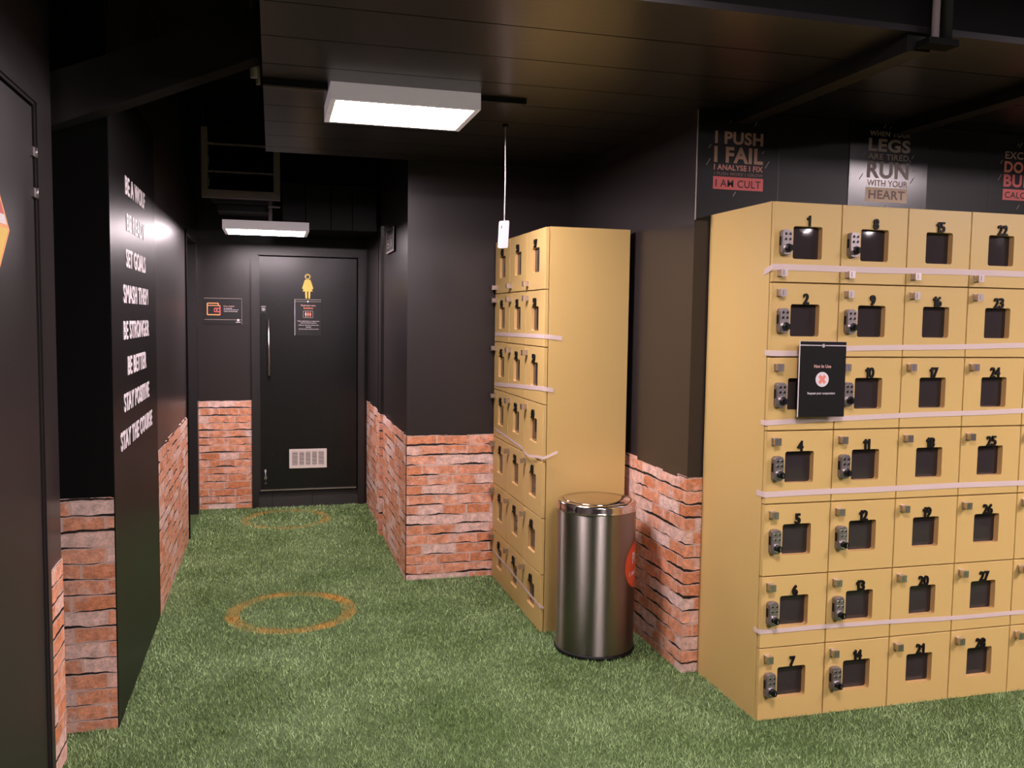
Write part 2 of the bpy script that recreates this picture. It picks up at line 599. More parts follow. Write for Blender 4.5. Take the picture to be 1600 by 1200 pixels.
mb.box(-1.35, xL, 7.30, yB, 0, ZH, 'wall')
struct(mb.build('wall_left'), 'black wall along the left of the corridor', 'wall')
mb = MB(); mb.box(xL - 0.02, xL + 0.003, 3.524, 4.8141, 0.0, 2.47, 'vinyl')
struct(mb.build('trim_1'), 'black panel on the left wall carrying the lettering', 'wall panel')

mb = MB(); mb.box(-1.35, xC, yB, yB + 0.2, 0, ZH, 'wall')
struct(mb.build('wall_back'), 'black back wall around the washroom door', 'wall')
mb = MB(); mb.box(xC, xP + 0.3, yW1, yB + 0.2, 0, ZH, 'wall')
struct(mb.build('wall_right'), 'black block right of the corridor', 'wall')
mb = MB(); mb.box(xP, XR, yAB, yW1, 0, ZC, 'wall')
struct(mb.build('wall_right_pillar'), 'black pillar block behind the lockers', 'wall')
mb = MB(); mb.box(XR, XR + 0.1, YN, yW1, 0, ZH, 'wall')
struct(mb.build('wall_far_right'), 'black wall at the far right end', 'wall')
mb = MB(); mb.box(-1.0, XR, YN - 0.1, YN, 0, ZH, 'wall')
struct(mb.build('wall_rear'), 'black wall behind the viewer', 'wall')

# brick wallpaper dados (u along the wall, v down from the top edge, in metres)
def dado(n, p0, p1, h, label, u0, jag=0.012, seed=0, p2=None):
    """p0->p1(->p2) run left to right seen from the room; sits 4 mm proud of the wall"""
    r = random.Random(seed)
    bm = bmesh.new()
    uvl = bm.loops.layers.uv.new('UVMap')
    pts = [Vector((*p, 0)) for p in ((p0, p1, p2) if p2 else (p0, p1))]
    u = u0
    for ip, (a, c) in enumerate(zip(pts, pts[1:])):
        d = (c - a).normalized()
        if p2 and ip == 0:
            c = c + d * 0.004
        elif p2:
            a = a - d * 0.004
        L = (c - a).length
        nrm = Vector((d.y, -d.x, 0)) * 0.004
        s = 0.0
        hh = h + r.uniform(-jag, jag)
        while s < L - 1e-6:
            e = min(L, s + r.uniform(0.02, 0.09))
            if r.random() < 0.45:
                hh = h + r.uniform(-jag, jag)
            h2 = hh + r.uniform(-0.002, 0.002)
            P = [a + d * s, a + d * e]
            q = [(P[0], 0.0), (P[1], 0.0), (P[1], h2), (P[0], hh)]
            vf = [bm.verts.new(p + nrm + Vector((0, 0, z))) for p, z in q]
            f = bm.faces.new(vf)
            for l, (k, z) in zip(f.loops, ((s, 0), (e, 0), (e, h2), (s, hh))):
                l[uvl].uv = (u + k, z - h + 20 * ROW)
            vb = [bm.verts.new(p + Vector((0, 0, z))) for p, z in q[2:]]
            f = bm.faces.new((vf[3], vf[2], vb[0], vb[1]))
            for l in f.loops:
                l[uvl].uv = (u + s, 20 * ROW - 0.004)
            s = e
        u += L
    bmesh.ops.remove_doubles(bm, verts=bm.verts, dist=1e-6)
    me = bpy.data.meshes.new('trim')
    bm.to_mesh(me)
    bm.free()
    me.materials.append(M['brick'])
    o = bpy.data.objects.new('trim_%d' % n, me)
    COL.objects.link(o)
    return struct(o, label, 'brick wallpaper')

dado(2, (-1.0, yPil), (xL, yPil), 0.876, 'brick wallpaper on the left wall end', 0.13, seed=3)
dado(3, (xD, 3.150), (xD, 3.3204), 0.716, 'narrow brick wallpaper strip beside the near left door', 2.2, seed=4, jag=0.004)
dado(4, (xL, 4.8141), (xL, 6.43), 0.857, 'brick wallpaper along the left corridor wall', 4.6, seed=5)
dado(5, (xL, yB), (-0.165, yB), 0.876, 'brick wallpaper left of the washroom door', 7.31, seed=6, jag=0.003)
dado(6, (xC, yB), (xC, yW1), 0.868, 'brick wallpaper on the right corridor wall', 9.7, seed=7, jag=0.006, p2=None)
dado(7, (xC, yW1), (xP, yW1), 0.868, 'brick wallpaper left of the far locker bank', 12.12, seed=8, jag=0.004)
dado(8, (xP, yW1), (xP, yAB), 0.877, 'brick wallpaper on the pillar behind the bin', 15.43, seed=9, p2=(xP + 0.09, yAB))

# boxed conduit on the right corridor wall
mb = MB(); mb.box(xC - 0.022, xC, 6.30, 6.42, 0.875, 2.2, 'wall'); mb.box(xC - 0.024, xC - 0.0, 6.42, 6.445, 0.875, 2.2, 'gap')
struct(mb.build('trim_9'), 'vertical boxed conduit on the right corridor wall', 'conduit')
dado(10, (xC - 0.0235, 6.445), (xC - 0.0235, 6.30), 0.872, 'brick wallpaper over the boxed conduit', 18.2, seed=11, jag=0.003, p2=(xC - 0.004, 6.30))

# ---------------------------------------------------------------- door_1: washroom door in the back wall
door = MB()
door.box(-0.102, 0.672, yB - 0.028, yB - 0.002, 0.135, 2.035, 'door')
d1 = struct(door.build('door_1'), 'black washroom door with yellow figure', 'door')
f = MB()
f.box(-0.162, -0.112, yB - 0.05, yB, 0, 2.095, 'frame')
f.box(0.682, 0.7345, yB - 0.05, yB, 0, 2.095, 'frame')
f.box(-0.112, 0.682, yB - 0.05, yB, 2.045, 2.095, 'frame')
f.box(-0.112, -0.098, yB - 0.034, yB, 0.13, 2.04, 'frame')
f.box(-0.112, 0.682, yB - 0.012, yB, 0.13, 2.045, 'gap')
f.build('door_frame', d1)
k = MB()
k.box(-0.112, 0.682, yB - 0.03, yB, 0, 0.118, 'bronze')
for x in (-0.01, 0.31):
    k.box(x, x + 0.003, yB - 0.031, yB - 0.02, 0, 0.118, 'gap')
k.box(-0.112, 0.682, yB - 0.045, yB - 0.028, 0.118, 0.126, 'darkduct')
k.build('threshold', d1)
sw = MB(); sw.box(-0.1, 0.67, yB - 0.038, yB - 0.028, 0.137, 0.147, 'steel'); sw.build('door_sweep', d1)['label'] = 'thin bright metal strip along the door bottom'
h = MB()
h.tube([(-0.028, yB - 0.03, 1.515), (-0.028, yB - 0.068, 1.52)], 0.008, 'steel')
h.tube([(-0.028, yB - 0.03, 1.10), (-0.028, yB - 0.068, 1.095)], 0.008, 'steel')
h.tube([(-0.028, yB - 0.068, 1.535), (-0.028, yB - 0.068, 1.08)], 0.0105, 'steel', 14)
h.build('door_handle', d1)['label'] = 'long vertical steel pull handle'
lk = MB()
lk.box(-0.088, -0.048, yB - 0.033, yB - 0.028, 1.575, 1.642, 'darkduct')
lk.box(-0.086, -0.050, yB - 0.0335, yB - 0.033, 1.632, 1.638, 'zinc')
lk.disc_y(-0.068, 1.612, 0.014, yB - 0.042, yB - 0.033, 'zinc', 16)
lk.box(-0.074, -0.062, yB - 0.041, yB - 0.033, 1.582, 1.598, 'black')
lk.build('lock', d1)
bo = MB()
bo.box(-0.075, -0.045, yB - 0.032, yB - 0.028, 0.19, 0.325, 'black')
bo.tube([(-0.06, yB - 0.037, 0.20), (-0.06, yB - 0.037, 0.31)], 0.006, 'zinc')
bo.box(-0.07, -0.05, yB - 0.042, yB - 0.03, 0.295, 0.315, 'zinc')
bo.box(-0.07, -0.05, yB - 0.042, yB - 0.03, 0.235, 0.258, 'steel')
bo.box(-0.07, -0.05, yB - 0.038, yB - 0.03, 0.195, 0.203, 'zinc')
bo.build('door_bolt', d1)
v = MB()
v.ring_xz([(0.128, 0.318), (0.428, 0.318), (0.428, 0.475), (0.128, 0.475)], [(0.150, 0.340), (0.406, 0.340), (0.406, 0.453), (0.150, 0.453)], yB - 0.036, yB - 0.028, 'grille_white')
for i in range(1, 5):
    x = 0.150 + 0.256 * i / 5
    v.box(x - 0.006, x + 0.006, yB - 0.035, yB - 0.028, 0.340, 0.453, 'grille_white')
for i in range(9):
    z = 0.343 + 0.1125 * i / 9
    v.box(0.150, 0.406, yB - 0.0335, yB - 0.029, z, z + 0.006, 'grille_white')
v.box(0.150, 0.406, yB - 0.029, yB - 0.0281, 0.340, 0.453, 'gap')
v.build('vent_grille', d1)['label'] = 'off-white slatted vent low on the door'

# pictogram and notices (their own things)
pic = MB()
y0, y1 = yB - 0.031, yB - 0.0282
pic.ring_xz([(0.279 + 0.023 * math.cos(2 * PI * i / 24), 1.882 + 0.022 * math.sin(2 * PI * i / 24)) for i in range(24)],
            [(0.279 + 0.0135 * math.cos(2 * PI * i / 24), 1.880 + 0.0135 * math.sin(2 * PI * i / 24)) for i in range(24)], y0, y1, 'yellowink')
pic.prism([(0.262, 1.858), (0.296, 1.858), (0.303, 1.852), (0.323, 1.787), (0.318, 1.780), (0.311, 1.784), (0.318, 1.762), (0.240, 1.762), (0.247, 1.784), (0.240, 1.780), (0.235, 1.787), (0.255, 1.852)], y0, y1, 'yellowink')
pic.prism([(0.258, 1.763), (0.274, 1.763), (0.274, 1.706), (0.261, 1.706)], y0, y1, 'yellowink')
pic.prism([(0.284, 1.763), (0.300, 1.763), (0.297, 1.706), (0.284, 1.706)], y0, y1, 'yellowink')
tag(pic.build('washroom_pictogram'), 'yellow figure in a dress on the washroom door above the notice', 'sign')

def sign_root(name, x0, x1, z0, z1, y, label, cat='sign', rot=0.0, th=0.004, mat='signblack'):
    """panel built around its own lower left corner, facing -Y"""
    p = MB(); p.box(0, x1 - x0, -th, 0, 0, z1 - z0, mat)
    return tag(p.build(name, None, (x0, y, z0), rot), label, cat)

ns = sign_root('notice', 0.175, 0.385, 1.4065, 1.699, yB - 0.0285, 'black washroom guidelines notice under the yellow figure on the door')
W, H = 0.21, 0.2925
e = MB()
e.box(0, W, -0.0052, -0.004, H - 0.004, H, 'greyink'); e.box(0, W, -0.0052, -0.004, H - 0.020, H - 0.0165, 'greyink')
e.box(0, 0.003, -0.0052, -0.004, 0, H, 'letter')
e.disc_y(W / 2, H - 0.018, 0.007, -0.0056, -0.004, 'letter', 16)
e.build('border', ns)
t1 = MB()
t1.text('Washroom usage', 0.048, 0.166, H - 0.060, H - 0.043, -0.0054, 'pinkink', bold=0.015)
t1.text('Guidelines', 0.070, 0.146, H - 0.078, H - 0.063, -0.0054, 'coral', bold=0.015)
t1.build('heading', ns)
ic = MB()
ic.ring_xz(rrect(0.066, 0.146, H - 0.150, H - 0.092, 0.008), rrect(0.069, 0.143, H - 0.147, H - 0.095, 0.006), -0.0054, -0.004, 'greyink')
for x, m_ in ((0.088, 'pinkink'), (0.106, 'coral'), (0.124, 'coral')):
    ic.disc_y(x, H - 0.103, 0.004, -0.0054, -0.004, m_, 12)
    ic.prism([(x - 0.008, H - 0.124), (x - 0.004, H - 0.109), (x + 0.004, H - 0.109), (x + 0.008, H - 0.124), (x + 0.004, H - 0.126), (x + 0.003, H - 0.141), (x - 0.003, H - 0.141), (x - 0.004, H - 0.126)], -0.0054, -0.004, m_)
ic.build('pictograms', ns)
t2 = MB()
for s, a, c, z in (('Walk in only if there is no other person', 0.022, 0.196, 0.110), ('inside the washroom premises', 0.046, 0.172, 0.096), ('Keep your visits short and keep clean', 0.032, 0.190, 0.078), ('the floor', 0.088, 0.130, 0.064), ('Use the sanitiser before you leave', 0.032, 0.190, 0.046)):
    t2.text(s, a, c, z, z + 0.0095, -0.0054, 'letter', bold=0.02)
t2.build('small_print', ns)

ws = sign_root('wall_sign', -0.521, -0.2345, 1.488, 1.696, yB - 0.0005, 'black sign with an outlined wallet symbol left of the washroom door')
W, H = 0.2865, 0.208
e = MB()
e.box(0, W, -0.0052, -0.004, H - 0.004, H, 'greyink'); e.box(0, W, -0.0052, -0.004, 0.036, 0.0395, 'greyink')
e.box(W - 0.002, W, -0.0052, -0.004, 0, H, 'greyink')
e.build('border', ws)
wl = MB()
wl.ring_xz(rrect(0.020, 0.124, 0.072, 0.152, 0.008), rrect(0.028, 0.116, 0.080, 0.146, 0.005), -0.0054, -0.004, 'orange')
wl.prism([(0.020, 0.150), (0.020, 0.164), (0.026, 0.171), (0.106, 0.171), (0.111, 0.166), (0.111, 0.152), (0.104, 0.152), (0.104, 0.163), (0.028, 0.163), (0.028, 0.150)], -0.0054, -0.004, 'orange')
wl.ring_xz(rrect(0.074, 0.124, 0.096, 0.131, 0.009), rrect(0.081, 0.116, 0.104, 0.123, 0.005), -0.0056, -0.004, 'red')
wl.disc_y(0.096, 0.1135, 0.005, -0.0056, -0.004, 'pinkink', 12)
wl.box(0.1165, 0.124, -0.0057, -0.004, 0.078, 0.146, 'red')
wl.build('wallet_symbol', ws)
t1 = MB()
t1.text('Keep valuables', 0.148, 0.230, 0.138, 0.150, -0.0054, 'pinkink', bold=0.02)
for s, a, c, z in (('To avoid theft', 0.148, 0.212, 0.124), ('Please keep your wallets and', 0.148, 0.258, 0.112), ('valuables with the front desk', 0.148, 0.252, 0.100)):
    t1.text(s, a, c, z, z + 0.0085, -0.0054, 'letter', bold=0.02)
t1.disc_y(0.258, 0.035, 0.010, -0.0058, -0.004, 'letter', 14)
t1.box(0.240, 0.276, -0.0054, -0.004, 0.016, 0.021, 'letter')
t1.build('lettering', ws)

# ---------------------------------------------------------------- door_2: near-left door in the wall x = xD
d2 = MB()
d2.box(xD - 0.045, xD - 0.004, 2.20, 3.085, 0.012, 2.196, 'door_near')
d2 = struct(d2.build('door_2'), 'black door at the near left edge', 'door')
f = MB()
f.box(xD - 0.002, xD + 0.006, 3.108, 3.150, 0, 2.27, 'frame')
f.box(xD - 0.002, xD + 0.006, 2.19, 3.108, 2.215, 2.27, 'frame')
f.build('door_frame', d2)
for z in (2.045, 1.92, 0.75):
    g = MB(); g.box(xD - 0.01, xD + 0.004, 3.06, 3.10, z, z + 0.028, 'zinc')
    g.tube([(xD + 0.003, 3.092, z - 0.002), (xD + 0.003, 3.092, z + 0.03)], 0.006, 'zinc', 8)
    if z > 1:
        g.build('hinge', d2)
    else:
        g.bm.free()
hx = MB()
hexa = [(2.802, 1.793), (2.655, 1.952), (2.485, 1.952), (2.338, 1.793), (2.485, 1.634), (2.655, 1.634)]
c0, c1 = 2.57, 1.793
ins = [(c0 + (a - c0) * 0.93, c1 + (b - c1) * 0.93) for a, b in hexa]
Y = -0.002
def clipz(poly, lo, hi):
    out = poly
    for s, lim in ((1, lo), (-1, -hi)):
        res = []
        for i in range(len(out)):
            p, q = out[i], out[(i + 1) % len(out)]
            ip, iq = s * p[1] >= lim, s * q[1] >= lim
            if ip:
                res.append(p)
            if ip != iq:
                k_ = (lim - s * p[1]) / (s * q[1] - s * p[1])
                res.append((p[0] + (q[0] - p[0]) * k_, p[1] + (q[1] - p[1]) * k_))
        out = res
    return out
hx.prism(hexa, Y, 0.0, 'orange')
hx.prism(clipz(ins, 1.832, 2.1), Y - 0.0006, Y, 'red')
hx.prism(clipz(ins, 1.806, 1.832), Y - 0.0006, Y, 'white')
hx.prism(clipz(ins, 1.5, 1.796), Y - 0.0006, Y, 'yellowink')
o = hx.build('hexagon_sticker', None, (xD - 0.0035, 0, 0), FACE_RIGHT)
tag(o, 'red and yellow hexagonal sticker with orange border on the near left door', 'sticker')

# door_3: recessed door at the far end of the left corridor wall
d3 = MB(); d3.box(xL - 0.137, xL - 0.09, 6.47, 7.26, 0.01, 2.10, 'door')
d3 = struct(d3.build('door_3'), 'black recessed door at the far left of the corridor', 'door')
f = MB()
f.box(xL - 0.13, xL + 0.012, 6.433, 6.468, 0, 2.14, 'gap')
f.box(xL - 0.13, xL + 0.006, 7.262, 7.298, 0, 2.14, 'frame')
f.box(xL - 0.13, xL + 0.010, 6.468, 7.262, 2.105, 2.139, 'frame')
f.build('door_frame', d3)

# ================================================================== LOCKERS
ROWF = [0, 0.3048, 0.5884, 0.8726, 1.158, 1.4425, 1.7286, 2.0217]     # depth of the row lines below the top
def z_rows(H):
    return [H * (1 - r / 2.0217) for r in ROWF]

_doors = {}
def door_meshes(wd, h, first, dp=0.0255):
    """front plate with a rounded window opening, its tunnel, and the smoked pane; origin at lower left, front at y=0"""
    key = (round(wd, 3), round(h, 4), first, dp)
    if key in _doors:
        return _doors[key]
    g = 0.0023
    cx = wd / 2
    wx0, wx1 = cx - 0.063, cx + 0.063
    wz1 = h - (0.091 if first else 0.081)
    wz0 = wz1 - 0.1235
    win = rrect(wx0, wx1, wz0, wz1, 0.009, 4)
    bm = bmesh.new()
    T = 0.018
    def loop(pts, y):
        vs = [bm.verts.new((x, y, z)) for x, z in pts]
        es = [bm.edges.new((vs[i], vs[(i + 1) % len(vs)])) for i in range(len(vs))]
        return vs, es
    c = 0.0012
    outer_f = [(g + c, g + c), (wd - g - c, g + c), (wd - g - c, h - g - c), (g + c, h - g - c)]
    outer_b = [(g, g), (wd - g, g), (wd - g, h - g), (g, h - g)]
    of, oe = loop(outer_f, 0.0)
    inn, ie = loop(win, 0.0)
    bmesh.ops.triangle_fill(bm, edges=oe + ie, use_beauty=True)
    om = [bm.verts.new((x, c, z)) for x, z in outer_b]
    ob = [bm.verts.new((x, T, z)) for x, z in outer_b]
    for A, B in ((of, om), (om, ob)):
        for i in range(4):
            j = (i + 1) % 4
            bm.faces.new((A[i], A[j], B[j], B[i]))
    ib = [bm.verts.new((x, dp + 0.0015, z)) for x, z in win]
    n = len(win)
    for i in range(n):
        j = (i + 1) % n
        f = bm.faces.new((inn[i], inn[j], ib[j], ib[i]))
        f.material_index = 1
    bmesh.ops.recalc_face_normals(bm, faces=bm.faces)
    me = bpy.data.meshes.new('door')
    bm.to_mesh(me)
    bm.free()
    me.materials.append(M['yellow'])
    me.materials.append(M['yellow_in'])
    # slightly bowed smoked pane
    bm = bmesh.new()
    nx, nz = 8, 8
    grid = [[bm.verts.new((wx0 - 0.002 + 0.130 * i / nx, dp - 0.0026 * math.sin(PI * i / nx) * math.sin(PI * k / nz), wz0 - 0.002 + 0.1275 * k / nz)) for i in range(nx + 1)] for k in range(nz + 1)]
    for k in range(nz):
        for i in range(nx):
            f = bm.faces.new((grid[k][i], grid[k][i + 1], grid[k + 1][i + 1], grid[k + 1][i]))
            f.smooth = True
    pm = bpy.data.meshes.new('window_pane')
    bm.to_mesh(pm)
    bm.free()
    pm.materials.append(M['pane'])
    _doors[key] = (me, pm, wz0, wz1, cx)
    return _doors[key]

def knob_mesh():
    m = MB()
    m.box(0.0215, 0.0475, -0.006, 0, -0.014, 0.014, 'steel')
    m.box(0.0235, 0.0455, -0.026, -0.006, -0.012, 0.012, 'steel')
    m.box(0.0215, 0.0475, -0.030, -0.026, -0.014, 0.014, 'steel')
    m.box(0.0300, 0.0340, -0.0305, -0.029, -0.010, 0.010, 'zinc')
    return m.data('knob')

def lock_mesh():
    """keypad cam lock: long rounded body, four buttons, turning knob; origin at the body centre"""
    m = MB()
    m.prism(rrect(-0.0215, 0.0215, -0.0475, 0.0475, 0.013, 5), -0.018, 0, 'zinc')
    m.prism(rrect(-0.0195, 0.0195, -0.0455, 0.0455, 0.012, 5), -0.024, -0.018, 'zinc')
    m.box(-0.0225, -0.018, -0.016, -0.004, -0.012, 0.022, 'black')
    for x in (-0.0085, 0.0095):
        for z in (0.031, 0.0115):
            m.disc_y(x, z, 0.0052, -0.0262, -0.024, 'chrome', 12)
            m.disc_y(x + 0.0008, z - 0.0006, 0.0034, -0.0268, -0.0262, 'black', 10)
    m.disc_y(0.002, -0.022, 0.0165, -0.030, -0.024, 'chrome', 24)
    m.disc_y(0.002, -0.022, 0.0125, -0.044, -0.030, 'black', 24)
    m.box(-0.0035, 0.0075, -0.050, -0.044, -0.032, -0.012, 'black')
    m.box(0.0005, 0.0035, -0.0505, -0.050, -0.028, -0.016, 'chrome')
    return m.data('keypad_lock')

KNOB = knob_mesh()
LOCK = lock_mesh()
_nums = {}
def num_mesh(s):
    """raised black digits, centred on x = 0"""
    if s not in _nums:
        m = MB()
        wd_ = {'1': 0.0165}
        ws = [wd_.get(c, 0.0255 if len(s) == 1 else 0.0240) for c in s]
        x = -sum(ws) / 2
        H_ = 0.0415
        for c, w_ in zip(s, ws):
            if c == '1':
                p = [(0.50, 0), (0.93, 0), (0.93, 1), (0.62, 1), (0.50, 0.88), (0.10, 0.76), (0.10, 0.60), (0.50, 0.68)]
                m.prism([(x + u * w_, v * H_) for u, v in p], -0.0075, 0.0, 'black')
            else:
                m.text(c, x + 0.0006, x + w_ - 0.0006, 0, H_, -0.00375, 'black', extrude=0.065, bold=0.034 if len(s) == 1 else 0.02)
            x += w_
        _nums[s] = m.data('number')
    return _nums[s]

_carc = {}
def carcass_mesh(wd, H, dep, zs):
    key = (wd, dep)
    if key not in _carc:
        m = MB()
        t = 0.016
        m.box(0, wd, 0.034, dep, 0, H, 'yellow')
        m.box(0, t, 0.0215, 0.034, 0, H, 'yellow')
        m.box(wd - t, wd, 0.0215, 0.034, 0, H, 'yellow')
        for z in zs:
            a = min(max(z - t / 2, 0), H - t)
            m.box(t, wd - t, 0.0215, 0.034, a, a + t, 'yellow')
        _carc[key] = m.data('carcass')
    return _carc[key]

def locker_column(loc, rz, wd, H, dep, numbers, keypad, label, group):
    root = tag(empty('locker_cabinet', loc, rz), label, 'locker', group)
    zs = z_rows(H)
    link('carcass', carcass_mesh(wd, H, dep, zs), root)
    for r, num in enumerate(numbers):
        z1, z0 = zs[r], zs[r + 1]
        dm, pm, wz0, wz1, cx = door_meshes(wd, z1 - z0, r == 0, 0.0255 if wd < 0.32 else 0.0155)
        d = link('door', dm, root, (0, 0, z0))
        link('window_pane', pm, d)
        link('number', num_mesh(str(num)), d, (cx, 0, wz1 - 0.0003))
        link('knob', KNOB, d, (0, 0, 0.036 if r == 0 else z1 - z0 - 0.039))
        if keypad:
            link('keypad_lock', LOCK, d, (0.046, 0, (wz0 + wz1) / 2 - 0.002))
    return root

wA, HA = 0.3002, 2.0217
desc = ['leftmost of the near bank', 'second in the near bank', 'third in the near bank', 'fourth in the near bank', 'cut off at the right edge']
for j in range(5):
    x = 1.8262 + (0 if j == 0 else 0.2944 + (j - 1) * wA)
    wj = 0.2944 if j == 0 else wA
    locker_column((x, yA, 0), FACE_BACK, wj, HA, yAB - 0.008 - yA, range(1 + 7 * j, 8 + 7 * j), j < 2,
                  'yellow locker column with doors numbered %d to %d, %s' % (1 + 7 * j, 7 + 7 * j, desc[j]), 'yellow locker columns of the near bank')
wB, HB = 0.33555, 2.0142
descB = ['farthest from the bin', 'middle of the corridor bank', 'nearest the bin']
for j in range(3):
    locker_column((1.2834, 5.1552 - j * wB, 0), FACE_LEFT, wB, HB, 0.438, range(43 + 7 * j, 50 + 7 * j), False,
                  'yellow locker column with doors numbered %d to %d, %s' % (43 + 7 * j, 49 + 7 * j, descB[j]), 'yellow locker columns facing the corridor')

# strips of frosted tape across the doors
def ribbon(pts, width, label, group):
    """pts: (x,y,z_top) with outward normal; thin strip hanging below the top line"""
    bm = bmesh.new()
    T = 0.0006
    rows = []
    n = len(pts)
    for i, (p, nr) in enumerate(pts):
        p = Vector(p); nr = Vector(nr).normalized()
        lo = p - Vector((0, 0, width))
        rows.append([bm.verts.new(q) for q in (p, lo, lo + nr * T, p + nr * T)])
    for a, c in zip(rows, rows[1:]):
        for i in range(4):
            j = (i + 1) % 4
            f = bm.faces.new((a[i], a[j], c[j], c[i]))
    bm.faces.new(rows[0]); bm.faces.new(rows[-1][::-1])
    bmesh.ops.recalc_face_normals(bm, faces=bm.faces)
    me = bpy.data.meshes.new('tape_strip')
    bm.to_mesh(me)
    bm.free()
    me.materials.append(M['tape'])
    o = bpy.data.objects.new('tape_strip', me)
    COL.objects.link(o)
    return tag(o, label, 'tape', group)

xe = 1.8262 + 0.2944 + 4 * wA
def tape_A(zl, width, label, wrap=0.05, drop=0.0):
    zf = lambda x: float(np.interp(x, [a for a, _ in zl], [b for _, b in zl]))
    pts = []
    z0 = zf(1.8262)
    for k in range(4):
        yy = yA + wrap - wrap * k / 3
        pts.append(((1.8262 - 0.002, yy - 0.002 * k / 3, z0 - drop * (1 - k / 3)), (-1, 0, 0)))
    x = 1.8275
    i = 0
    while x < xe - 0.01:
        pts.append(((x, yA - 0.0018 - 0.0006 * (i % 3), zf(x) + 0.001 * math.sin(x * 9 + zl[0][1] * 30)), (0, -1, 0)))
        x += 0.06
        i += 1
    ribbon(pts, width, label, 'tape strips across the near locker bank')
tape_A([(1.82, 1.785), (3.0, 1.790), (3.4, 1.792)], 0.0235, 'frosted tape strip across lockers under the windows of 1, 8, 15 and 22', 0.055, 0.017)
tape_A([(1.82, 1.459), (1.93, 1.458), (2.17, 1.478), (3.0, 1.494), (3.4, 1.50)], 0.021, 'frosted tape strip passing behind the black placard below lockers 2, 9 and 16', 0.03)
tape_A([(1.82, 1.190), (2.1, 1.203), (3.0, 1.222), (3.4, 1.227)], 0.020, 'frosted tape strip under the windows of lockers 10, 17 and 24', 0.04)
tape_A([(1.82, 0.914), (2.4, 0.918), (3.4, 0.919)], 0.022, 'frosted tape strip under the windows of lockers 4, 11, 18 and 25', 0.055)
tape_A([(1.82, 0.370), (2.1, 0.372), (2.7, 0.360), (3.4, 0.355)], 0.018, 'frosted tape strip under the windows of lockers 6, 13, 20 and 27', 0.04)

xB = 1.2834
def tape_B(pl, width, label, wrap=0.09):
    pts = []
    for y, z in pl:
        pts.append(((xB - 0.0018, y, z), (-1, 0, 0)))
    y, z = pl[-1]
    for k in range(1, 4):
        pts.append(((xB + wrap * k / 3, 4.1485 - 0.0016, z - 0.003 * k), (0, -1, 0)))
    ribbon(pts, width, label, 'tape strips across the corridor lockers')
lin = lambda a, b, n=12: [(a[0] + (b[0] - a[0]) * i / n, a[1] + (b[1] - a[1]) * i / n) for i in range(n + 1)]
tape_B(lin((5.14, 1.484), (4.15, 1.492)), 0.021, 'frosted tape strip across corridor lockers 44, 51 and 58')
tape_B(lin((5.13, 1.185), (4.82, 1.202), 4) + lin((4.76, 1.206), (4.15, 1.236), 8), 0.022, 'frosted tape strip across corridor lockers 45, 52 and 59', 0.05)
tape_B(lin((5.13, 0.175), (4.7, 0.165), 4) + lin((4.6, 0.16), (4.15, 0.142), 6), 0.015, 'frosted tape strip low across corridor lockers 49, 56 and 63', 0.02)
pts = [((xB - 0.0018, y, z), (-1, 0, 0)) for y, z in lin((5.12, 0.915), (4.53, 0.889), 8)]
pts += [((xB - 0.004 - 0.016 * math.sin(PI * i / 8), 4.50 - 0.30 * i / 8, 0.887 - 0.012 * math.sin(PI * i / 8)), (-1, 0, 0)) for i in range(1, 9)]
pts += [((xB - 0.004, 4.17, 0.887), (-1, -0.3, 0)), ((xB + 0.003, 4.135, 0.890), (-1, -1, 0)), ((xB + 0.02, 4.118, 0.900), (-0.6, -1, 0)), ((xB + 0.042, 4.108, 0.914), (-0.4, -1, 0)), ((xB + 0.062, 4.10, 0.924), (-0.3, -1, 0.2))]
ribbon(pts, 0.014, 'peeling frosted tape strip with a loose curled end on corridor lockers 46, 53 and 60', 'tape strips across the corridor lockers')

# placard over locker 3
pl = MB(); pl.box(0, 0.204, -0.004, 0, 0, 0.290, 'white'); pl.box(0.003, 0.204, -0.0046, -0.004, 0, 0.289, 'placard')
pl = tag(pl.build('placard', None, (1.9305, yA - 0.036, 1.2065)), 'black placard reading Not In Use hung over locker 3', 'sign')
pl.rotation_euler = (math.radians(-1.0), math.radians(0.5), 0)
e = MB()
e.box(0.003, 0.094, -0.0056, -0.0046, 0.2725, 0.2755, 'letter'); e.box(0.112, 0.204, -0.0056, -0.0046, 0.2725, 0.2755, 'letter')
for a in range(8):
    q = 2 * PI * a / 8 + 0.2
    e.prism([(0.103 + 0.003 * math.cos(q - 1), 0.273 + 0.003 * math.sin(q - 1)), (0.103 + 0.0085 * math.cos(q), 0.273 + 0.0085 * math.sin(q)), (0.103 + 0.003 * math.cos(q + 1), 0.273 + 0.003 * math.sin(q + 1))], -0.0057, -0.0046, 'letter')
e.build('emblem_line', pl)
e = MB(); e.text('Not In Use', 0.065, 0.139, 0.188, 0.2005, -0.0054, 'pinkink', bold=0.02); e.build('heading', pl)
e = MB()
e.disc_y(0.102, 0.144, 0.0285, -0.0054, -0.0046, 'letter', 32)
xs_ = []
for s in (1, -1):
    c, d, wv = 0.0125, 0.0140, 0.0062
    e.prism([(0.102 - c * s - wv * 0.7 * s, 0.144 - d + wv * 0.7), (0.102 - c * s + wv * 0.7 * s, 0.144 - d - wv * 0.7), (0.102 + c * s + wv * 0.7 * s, 0.144 + d - wv * 0.7), (0.102 + c * s - wv * 0.7 * s, 0.144 + d + wv * 0.7)], -0.0061 - 0.0002 * s, -0.0054, 'coral')
e.build('cross_symbol', pl)
e = MB(); e.text('Request your cooperation', 0.040, 0.160, 0.084, 0.0955, -0.0054, 'letter', bold=0.02); e.build('small_print', pl)
hk = MB()
for x in (0.05, 0.15):
    hk.box(x, x + 0.02, 0.0, 0.035, 0.255, 0.270, 'black')
hk.build('mount', pl)

